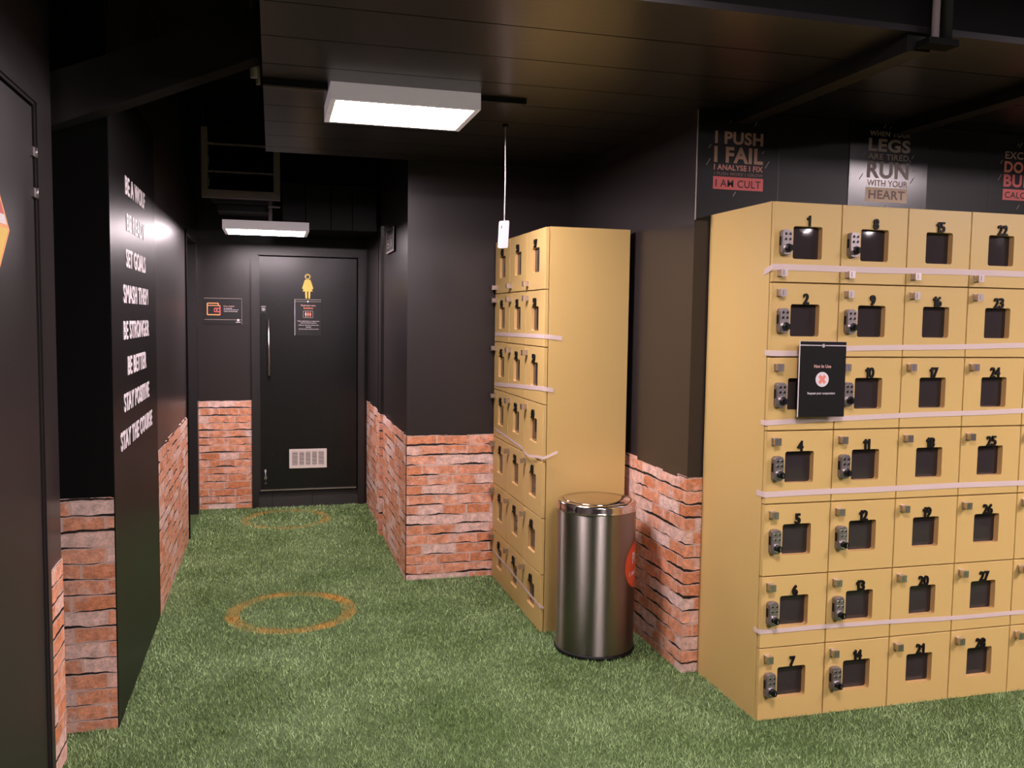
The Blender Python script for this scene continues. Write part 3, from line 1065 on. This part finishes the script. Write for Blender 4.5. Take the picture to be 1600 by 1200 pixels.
# ================================================================== BIN
BX, BY = 1.482, 3.905
b = empty('waste_bin', (BX, BY, 0)); tag(b, 'tall brushed steel swing-lid bin standing between the locker banks', 'bin')
m = MB(); m.lathe([(0.175, 0.0), (0.190, 0.0), (0.192, 0.010), (0.190, 0.020), (0.183, 0.022)], 'black', 72); m.build('base_ring', b)
m = MB(); m.lathe([(0.184, 0.018), (0.186, 0.022), (0.186, 0.676), (0.1855, 0.678)], 'stainless', 96); m.build('body', b)
m = MB()
m.lathe([(0.180, 0.676), (0.188, 0.677), (0.1895, 0.681), (0.188, 0.684), (0.187, 0.686), (0.187, 0.708), (0.184, 0.714), (0.176, 0.719), (0.164, 0.720), (0.161, 0.7185), (0.161, 0.700)], 'stainless_lid', 96, closed=False)
m.build('rim', b)
m = MB(); m.lathe([(0.158, 0.700), (0.158, 0.7195), (0.155, 0.722), (0.10, 0.7255), (0.04, 0.7275), (0.001, 0.728)], 'stainless_lid', 96); fl = m.build('flap_lid', b)
m = MB(); m.lathe([(0.163, 0.690), (0.163, 0.704)], 'gap', 48); m.build('opening', b)
# round sticker wrapped round the right side
bm = bmesh.new()
R = 0.1868
def wrap_pt(s, z, off=0.0):
    a = ST0 + s / R
    return ((R + off) * math.cos(a), (R + off) * math.sin(a), z)
ST0 = math.radians(-30)
ctr = bm.verts.new(wrap_pt(0, 0.425))
rings = [[bm.verts.new(wrap_pt(0.112 * q * math.cos(2 * PI * i / 40), 0.425 + 0.112 * q * math.sin(2 * PI * i / 40), 0.0004)) for i in range(40)] for q in (0.33, 0.66, 1.0)]
for i in range(40):
    j = (i + 1) % 40
    bm.faces.new((ctr, rings[0][i], rings[0][j]))
    for a, c in zip(rings, rings[1:]):
        bm.faces.new((a[i], c[i], c[j], a[j]))
me = bpy.data.meshes.new('round_sticker'); bm.to_mesh(me); bm.free(); me.materials.append(M['lens_red'])
stk = link('round_sticker', me, b, label='red round sticker with white lettering')
m = MB()
def wrap_text(body, s0, s1, z0, z1):
    md, bb = glyphs(body, 0.02, 0.0)
    k = m.mi('letter')
    vs = []
    for vtx in md.vertices:
        s = s0 + (vtx.co.x - bb[0]) / (bb[1] - bb[0]) * (s1 - s0)
        z = z0 + (vtx.co.y - bb[2]) / (bb[3] - bb[2]) * (z1 - z0)
        vs.append(m.bm.verts.new(wrap_pt(s, z, 0.0013)))
    for p in md.polygons:
        try:
            m.bm.faces.new([vs[i] for i in p.vertices]).material_index = k
        except ValueError:
            pass
wrap_text('PUSH', -0.052, 0.075, 0.432, 0.487)
wrap_text('I AM CULT', -0.078, 0.080, 0.378, 0.400)
m.build('lettering', stk)

# ================================================================== CEILING LIGHTS
def ceiling_light(loc, w_, d_, mat, label, hh=0.066):
    r = tag(empty('ceiling_light', loc), label, 'light fixture', 'rectangular ceiling lights')
    m = MB()
    b_ = 0.022
    m.box(0, w_, 0, b_, -hh, 0, 'lampbody'); m.box(0, w_, d_ - b_, d_, -hh, 0, 'lampbody')
    m.box(0, b_, b_, d_ - b_, -hh, 0, 'lampbody'); m.box(w_ - b_, w_, b_, d_ - b_, -hh, 0, 'lampbody')
    m.box(b_, w_ - b_, b_, d_ - b_, -0.012, 0, 'lampbody')
    m.build('housing', r)
    m = MB()
    m.box(b_ - 0.002, w_ - b_ + 0.002, b_ - 0.002, d_ - b_ + 0.002, -hh + 0.002, -hh + 0.012, mat)
    m.build('diffuser', r)
    return r
ceiling_light((0.222, 3.555, ZC), 0.594, 0.435, 'lamp_hall', 'lit white rectangular ceiling light on the soffit in mid-hall')
ceiling_light((-0.316, 6.21, 2.193), 0.560, 0.44, 'lamp_door', 'lit white rectangular light hanging under the duct by the washroom door', 0.060)
for (x, y), s in (((0.75, 0.7), 'above the viewer'), ((4.2, 0.75), 'in front of the near locker bank'), ((4.3, -0.7), 'over the far right of the changing area'), ((1.2, -1.4), 'behind the viewer')):
    lx = ceiling_light((x, y, 2.78), 0.60, 0.60, 'lamp_lockers' if x == 4.2 else 'lamp_front', 'lit white ceiling light %s, outside the photo' % s)
    m = MB()
    for px, py in ((0.05, 0.3), (0.55, 0.3)):
        m.tube([(px, py, 0), (px, py, ZH - 2.78)], 0.006, 'darkduct', 8)
    m.build('hanger', lx)

# ================================================================== SERVICES NEAR THE CEILING
# open duct frame hanging over the far corridor
dr = tag(empty('duct_frame', (-0.449, 6.30, 2.345)), 'open rectangular metal duct mouth hanging over the far corridor', 'duct')
W, H = 0.505, 0.46
m = MB()
m.box(0.0, 0.040, 0, 0.055, 0, H, 'duct'); m.box(W - 0.042, W, 0, 0.055, 0, H, 'duct')
m.box(0.040, W - 0.042, 0, 0.055, 0, 0.052, 'duct'); m.box(0.040, W - 0.042, 0, 0.055, H - 0.04, H, 'wall_matte')  # top rail coloured matte black, imitating the shade it fades into
m.build('frame', dr)
m = MB()
m.box(0.036, 0.044, 0.055, 0.65, 0.04, H, 'darkduct'); m.box(W - 0.044, W - 0.036, 0.055, 0.65, 0.04, H, 'darkduct')
m.box(0.036, W - 0.036, 0.055, 0.65, 0.036, 0.044, 'darkduct'); m.box(0.036, W - 0.036, 0.64, 0.65, 0.04, H, 'gap')
m.build('duct_walls', dr)
for z in (0.172, 0.355):
    m = MB(); m.box(0.040, W - 0.042, 0.015, 0.075, z, z + 0.006, 'duct'); m.build('blade', dr)
for z in (0.075, 0.22):
    m = MB(); m.box(0.042, 0.050, 0.004, 0.02, z, z + 0.05, 'steel'); m.build('clip', dr)
m = MB(); m.box(0.08, W - 0.05, 0.06, 0.12, -0.022, -0.004, 'darkduct'); m.box(0.09, W - 0.05, 0.14, 0.42, -0.07, -0.03, 'darkduct'); m.build('support_rail', dr)
m = MB()
for x, y in ((0.01, 0.03), (W - 0.01, 0.03)):
    m.tube([(x, y, H - 0.01), (x, y, ZH - 2.345)], 0.006, 'darkduct', 8)
m.tube([(0.44, 0.05, -0.005), (0.44, 0.05, -0.152)], 0.012, 'duct', 8)
m.box(0.425, 0.505, 0.03, 0.05, -0.048, -0.038, 'duct')
m.build('hanger', dr)

m = MB()
for x0, x1 in ((0.075, 0.232), (0.238, 0.408), (0.414, 0.560), (0.566, 0.735)):
    m.box(x0, x1, 6.55, 6.60, 2.185, 2.50, 'darkduct')
m.box(0.075, 0.757, 6.60, 7.44, 2.19, 2.52, 'wall_matte')
tag(m.build('trunking'), 'black panelled trunking box above the washroom door', 'duct')

# raking beam at the upper left
zu = lambda x: 2.686 + 0.4175 * x
zl_ = lambda x: 2.511 + 0.4246 * x
m = MB(); m.prism([(-1.05, zl_(-1.05)), (0.0, zl_(0.0)), (0.0, zu(0.0)), (-1.05, zu(-1.05))], 3.40, 3.515, 'wall', 'wall_matte')  # underside and edges coloured darker than the face to imitate shade
o = m.build('raking_beam'); struct(o, 'black raking beam across the upper left', 'beam')
m = MB(); m.box(xL - 0.04, xL - 0.02, 2.80, 3.09, 2.14, 2.165, 'duct')
m.bm.free()
# vertical conduits by the soffit corner
for x, y, r_, s in ((-0.062, 3.56, 0.014, 'thicker vertical conduit at the soffit corner left of the hall light'), (-0.018 - 0.03, 3.66, 0.009, 'thinner vertical conduit behind the thicker one at the soffit corner')):
    m = MB(); m.tube([(x, y, ZC - 0.01), (x, y, ZH)], r_, 'duct', 10); tag(m.build('conduit'), s, 'pipe', 'vertical conduits')
for x0_, x1_, y0_, y1_, h_, m_, l_ in ((-0.03, 0.215, 3.60, 3.63, 0.022, 'darkduct', 'black flat conduit entering the hall light from the left'),
                                    (0.82, 1.02, 3.60, 3.625, 0.018, 'darkduct', 'short black conduit leaving the hall light to the right'),
                                    (-0.03, 0.215, 3.66, 3.675, 0.014, 'duct', 'thin grey conduit behind the flat one left of the hall light')):
    m = MB(); m.box(x0_, x1_, y0_, y1_, ZC - h_, ZC, m_)
    tag(m.build('conduit'), l_, 'pipe')
m = MB(); m.box(1.925, 2.0, YS + 0.02, yAB - 0.01, ZC - 0.05, ZC, 'darkduct'); m.box(1.915, 1.925, YS + 0.02, yAB - 0.01, ZC - 0.055, ZC, 'darkduct'); m.box(2.0, 2.01, YS + 0.02, yAB - 0.01, ZC - 0.03, ZC, 'darkduct')
tag(m.build('cable_tray'), 'black cable tray running back along the soffit above the lockers', 'cable tray')
m = MB(); m.tube([(1.975, YS - 0.03, ZC - 0.03), (1.975, YS - 0.03, ZH)], 0.012, 'duct', 10); m.tube([(2.015, YS - 0.03, ZC - 0.03), (2.015, YS - 0.03, ZH)], 0.018, 'darkduct', 10)
m.box(1.93, 2.04, YS - 0.06, YS, ZC - 0.05, ZC - 0.03, 'wall_matte')
tag(m.build('riser_pipes'), 'pair of black pipes rising at the soffit edge upper right', 'pipe')
m = MB(); m.box(2.72, 2.80, YS + 0.02, yAB - 0.01, ZC - 0.045, ZC, 'darkduct')
tag(m.build('cable_tray'), 'second black cable tray on the soffit near the right edge', 'cable tray')

# pull cord with white tag
CX, CY = 1.055, 4.08
pc = tag(empty('pull_cord', (CX, CY, ZC)), 'white cord with a white rectangular tag hanging before the corridor lockers', 'pull cord')
m = MB()
m.tube([(0, 0, 0), (0.001, 0, -0.10), (0.003, 0, -0.25), (0.001, 0, -0.455)], 0.0026, 'white', 8); m.build('cord', pc)
m = MB(); m.tube([(0, 0, 0), (0, 0, -0.012)], 0.014, 'darkduct', 12); m.build('ceiling_cup', pc)
m = MB()
m.prism([(x_ + (0.003 if z_ > -0.5 else -0.002), z_ + 0.10 * x_) for x_, z_ in rrect(-0.0265, 0.0205, -0.572, -0.444, 0.007, 4)], -0.006, 0.006, 'tagwhite')
m.box(-0.016, -0.013, -0.0066, -0.006, -0.482, -0.468, 'black')
t_ = m.build('tag', pc)

# emergency sign on the right corridor wall
es = MB(); es.box(0, 0.36, -0.012, 0, 0, 0.155, 'signblack')
es = tag(es.build('exit_sign', None, (xC, 6.045, 1.985), FACE_LEFT), 'small dark framed sign high on the right corridor wall', 'sign')
m = MB()
m.ring_xz([(0, 0), (0.36, 0), (0.36, 0.155), (0, 0.155)], [(0.012, 0.014), (0.342, 0.014), (0.342, 0.148), (0.012, 0.148)], -0.016, 0, 'greyink'); m.build('frame', es)
m = MB()
g = 'greyink'
m.ring_xz(rrect(0.03, 0.14, 0.035, 0.062, 0.008), rrect(0.045, 0.125, 0.042, 0.056, 0.004), -0.0135, -0.012, g)
m.ring_xz(rrect(0.03, 0.14, 0.062, 0.088, 0.008), rrect(0.045, 0.125, 0.068, 0.082, 0.004), -0.0135, -0.012, g)
m.prism([(0.185, 0.036), (0.235, 0.036), (0.25, 0.06), (0.235, 0.088), (0.185, 0.088), (0.21, 0.062)], -0.0135, -0.012, g)
m.prism([(0.05, 0.10), (0.10, 0.10), (0.12, 0.135), (0.07, 0.135)], -0.0135, -0.012, 'brownink')
m.prism([(0.17, 0.10), (0.28, 0.10), (0.28, 0.112), (0.17, 0.112)], -0.0135, -0.012, 'brownink')
m.build('symbols', es)

# ================================================================== WALL LETTERING
LINES = [('BE A WOLF', 3.888, 4.455, 2.043, 2.118), ('BE READY', 3.908, 4.433, 1.899, 1.970), ('SET GOALS', 3.876, 4.442, 1.750, 1.825), ('SMASH THEM', 3.797, 4.512, 1.605, 1.680),
         ('BE STRONGER', 3.784, 4.529, 1.460, 1.535), ('BE BETTER', 3.876, 4.418, 1.315, 1.390), ('STAY POSITIVE', 3.767, 4.500, 1.172, 1.246), ('STAY THE COURSE', 3.674, 4.592, 1.028, 1.102)]
ordn = ['topmost', 'second', 'third', 'fourth', 'fifth', 'sixth', 'seventh', 'lowest']
for i, (s, a, c, z0, z1) in enumerate(LINES):
    m = MB(); m.text(s, a, c, 0, z1 - z0, 0, 'letter', bold=0.022, extrude=0.012)
    o = m.build('wall_lettering', None, (xL + 0.0042, 0, z0), FACE_RIGHT)
    tag(o, 'white letters reading %s, %s line on the black left wall' % (s, ordn[i]), 'lettering', 'white lettering lines on the left wall')

# ================================================================== POSTER BOARDS over the near lockers
YP = yAB - 0.001
def board(name, x0, x1, z0, z1, label, cat, tilt=0.0, mat='board'):
    m = MB(); m.box(0, x1 - x0, -0.006, 0, 0, z1 - z0, mat); m.box(-0.0022, 0, -0.007, 0, 0, z1 - z0, 'greyink' if x0 < 1.8 else 'frame')
    o = tag(m.build(name, None, (x0, YP, z0)), label, cat)
    o.rotation_euler = (tilt, 0, 0)
    return o
def dashes(pb, x0, z0, ds):
    m = MB()
    for x, z, l in ds:
        x -= x0; z -= z0
        a = math.radians(58)
        dx, dz, wx = l * math.cos(a), l * math.sin(a), 0.0035
        m.prism([(x, z), (x + wx, z), (x + dx + wx, z + dz), (x + dx, z + dz)], -0.0075, -0.006, 'greyink')
    m.build('dashes', pb)
def tline(pb, x0, z0, s, a, c, lo, hi, mat, bold=0.03, y=-0.0066, name='lettering'):
    m = MB(); m.text(s, a - x0, c - x0, lo - z0, hi - z0, y, mat, bold=bold)
    return m.build(name, pb)
ZB = 2.0
p1 = board('poster_board', 1.757, 2.146, ZB, ZC - 0.002, 'black poster board reading I PUSH I FAIL at the left above the lockers', 'poster')
for a in (('I PUSH', 1.837, 2.068, 2.328, 2.382, 'tan', 0.035), ('I FAIL', 1.835, 2.070, 2.249, 2.317, 'tan', 0.035), ('I ANALYSE I FIX', 1.835, 2.071, 2.217, 2.241, 'tan_red', 0.03), ('I PUSH MORE I GROW', 1.836, 2.072, 2.195, 2.208, 'brownink', 0.02)):
    tline(p1, 1.757, ZB, a[0], a[1], a[2], a[3], a[4], a[5], a[6])
m = MB(); m.box(1.833 - 1.757, 2.074 - 1.757, -0.0068, -0.006, 2.135 - ZB, 2.189 - ZB, 'red'); m.build('text_box', p1)['label'] = 'red box reading I AM CULT'
tline(p1, 1.757, ZB, 'I AM CULT', 1.845, 2.062, 2.145, 2.177, 'signblack', 0.008, -0.0074)
dashes(p1, 1.757, ZB, ((1.934, 2.419, 0.026), (1.903, 2.417, 0.014), (2.024, 2.413, 0.018), (1.806, 2.305, 0.02), (1.797, 2.234, 0.034), (2.064, 2.296, 0.014), (2.080, 2.236, 0.034), (1.928, 2.107, 0.024)))
board('backing_board', 2.149, 2.500, ZB, ZC - 0.002, 'blank black backing board between the I PUSH and LEGS posters', 'panel')
p2 = board('poster_board', 2.504, 2.917, ZB, ZC - 0.002, 'glossy black poster board reading WHEN YOUR LEGS ARE TIRED', 'poster', math.radians(0.6), 'board_gloss')
for a in (('WHEN YOUR', 2.602, 2.818, 2.411, 2.434, 'greyink', 0.01), ('LEGS', 2.598, 2.819, 2.342, 2.400, 'greyink', 0.035), ('ARE TIRED,', 2.598, 2.824, 2.302, 2.333, 'greyink', 0.02), ('RUN', 2.595, 2.817, 2.223, 2.299, 'greyink', 0.035), ('WITH YOUR', 2.599, 2.814, 2.188, 2.216, 'tan', 0.02)):
    tline(p2, 2.504, ZB, *a)
m = MB(); m.box(2.593 - 2.504, 2.814 - 2.504, -0.0068, -0.006, 2.118 - ZB, 2.182 - ZB, 'cream'); m.build('text_box', p2)['label'] = 'cream box reading HEART'
tline(p2, 2.504, ZB, 'HEART', 2.609, 2.801, 2.131, 2.171, 'brownink', 0.025, -0.0074)
dashes(p2, 2.504, ZB, ((2.672, 2.448, 0.026), (2.705, 2.446, 0.014), (2.568, 2.318, 0.02), (2.555, 2.212, 0.034), (2.828, 2.320, 0.02), (2.826, 2.207, 0.034), (2.838, 2.262, 0.008), (2.694, 2.095, 0.016)))
board('backing_board', 2.920, 3.268, ZB, ZC - 0.002, 'blank black backing board right of the LEGS poster', 'panel')
p3 = board('poster_board', 3.271, 3.680, ZB, ZC - 0.002, 'black poster board with salmon lettering cut off at the right edge', 'poster')
for a in (('EXCUSES', 3.352, 3.580, 2.353, 2.388, 'tan', 0.02), ("DON'T", 3.350, 3.580, 2.289, 2.344, 'coral', 0.035), ('BURN', 3.349, 3.580, 2.222, 2.281, 'red', 0.035)):
    tline(p3, 3.271, ZB, *a)
m = MB(); m.box(3.348 - 3.271, 3.582 - 3.271, -0.0068, -0.006, 2.161 - ZB, 2.212 - ZB, 'red'); m.build('text_box', p3)['label'] = 'coral box behind the lowest line'
tline(p3, 3.271, ZB, 'CALORIES', 3.360, 3.572, 2.170, 2.200, 'signblack', 0.01, -0.0074)
dashes(p3, 3.271, ZB, ((3.430, 2.41, 0.026), (3.418, 2.415, 0.014), (3.324, 2.328, 0.02), (3.315, 2.25, 0.034), (3.432, 2.12, 0.024)))

# ================================================================== TURF BLADES
def turf():
    x0, x1, ya, yb = -0.85, 3.9, 1.75, yB
    pts = []
    n = 720000
    P = np.column_stack([rng.uniform(x0, x1, n), rng.uniform(ya, yb, n)])
    x, y = P[:, 0], P[:, 1]
    keep = rng.uniform(0, 1, n) < np.clip((3.1 / np.maximum(y, 2.0)) ** 1.5, 0.1, 1.0)
    keep &= ~((x > 1.832) & (y > 3.012))
    keep &= ~((x > 1.290) & (y > 4.155))
    keep &= ~((x > xC - 0.002) & (y > yW1 - 0.002)) & ~((x > xP - 0.002) & (y > yAB - 0.002))
    keep &= ~((x < xL + 0.006) & (y > yPil - 0.006)) & ~((x < xD + 0.004) & (y < 3.324)) & ~(y > yB - 0.045)
    keep &= (x - BX) ** 2 + (y - BY) ** 2 > 0.191 ** 2
    # only where the view (with a margin) can fall
    keep &= (x * rt.x + y * rt.y) < 0.72 * (x * fw.x + y * fw.y) + 0.35
    P = P[keep]
    n = len(P)
    h = rng.uniform(0.009, 0.019, n)
    an = rng.uniform(0, 2 * PI, n)
    wd = rng.uniform(0.0010, 0.0019, n) * (1 + 0.22 * np.maximum(P[:, 1] - 3, 0))
    lean = rng.uniform(0.1, 1.0, n) * h
    la = rng.uniform(0, 2 * PI, n)
    V = np.zeros((n, 3, 3), np.float32)
    dx, dy = np.cos(an) * wd, np.sin(an) * wd
    V[:, 0, 0] = P[:, 0] - dx; V[:, 0, 1] = P[:, 1] - dy
    V[:, 1, 0] = P[:, 0] + dx; V[:, 1, 1] = P[:, 1] + dy
    V[:, 2, 0] = P[:, 0] + np.cos(la) * lean; V[:, 2, 1] = P[:, 1] + np.sin(la) * lean; V[:, 2, 2] = h
    V[:, 0, 2] = V[:, 1, 2] = 0.0005
    me = bpy.data.meshes.new('turf_pile')
    me.vertices.add(3 * n)
    me.vertices.foreach_set('co', V.reshape(-1))
    me.loops.add(3 * n)
    me.loops.foreach_set('vertex_index', np.arange(3 * n, dtype=np.int32))
    me.polygons.add(n)
    me.polygons.foreach_set('loop_start', np.arange(0, 3 * n, 3, dtype=np.int32))
    me.update(calc_edges=True)
    me.materials.append(M['blade'])
    o = bpy.data.objects.new('turf_pile', me)
    COL.objects.link(o)
    tag(o, 'short green artificial grass pile with worn yellow rings', 'grass', kind='stuff')
turf()
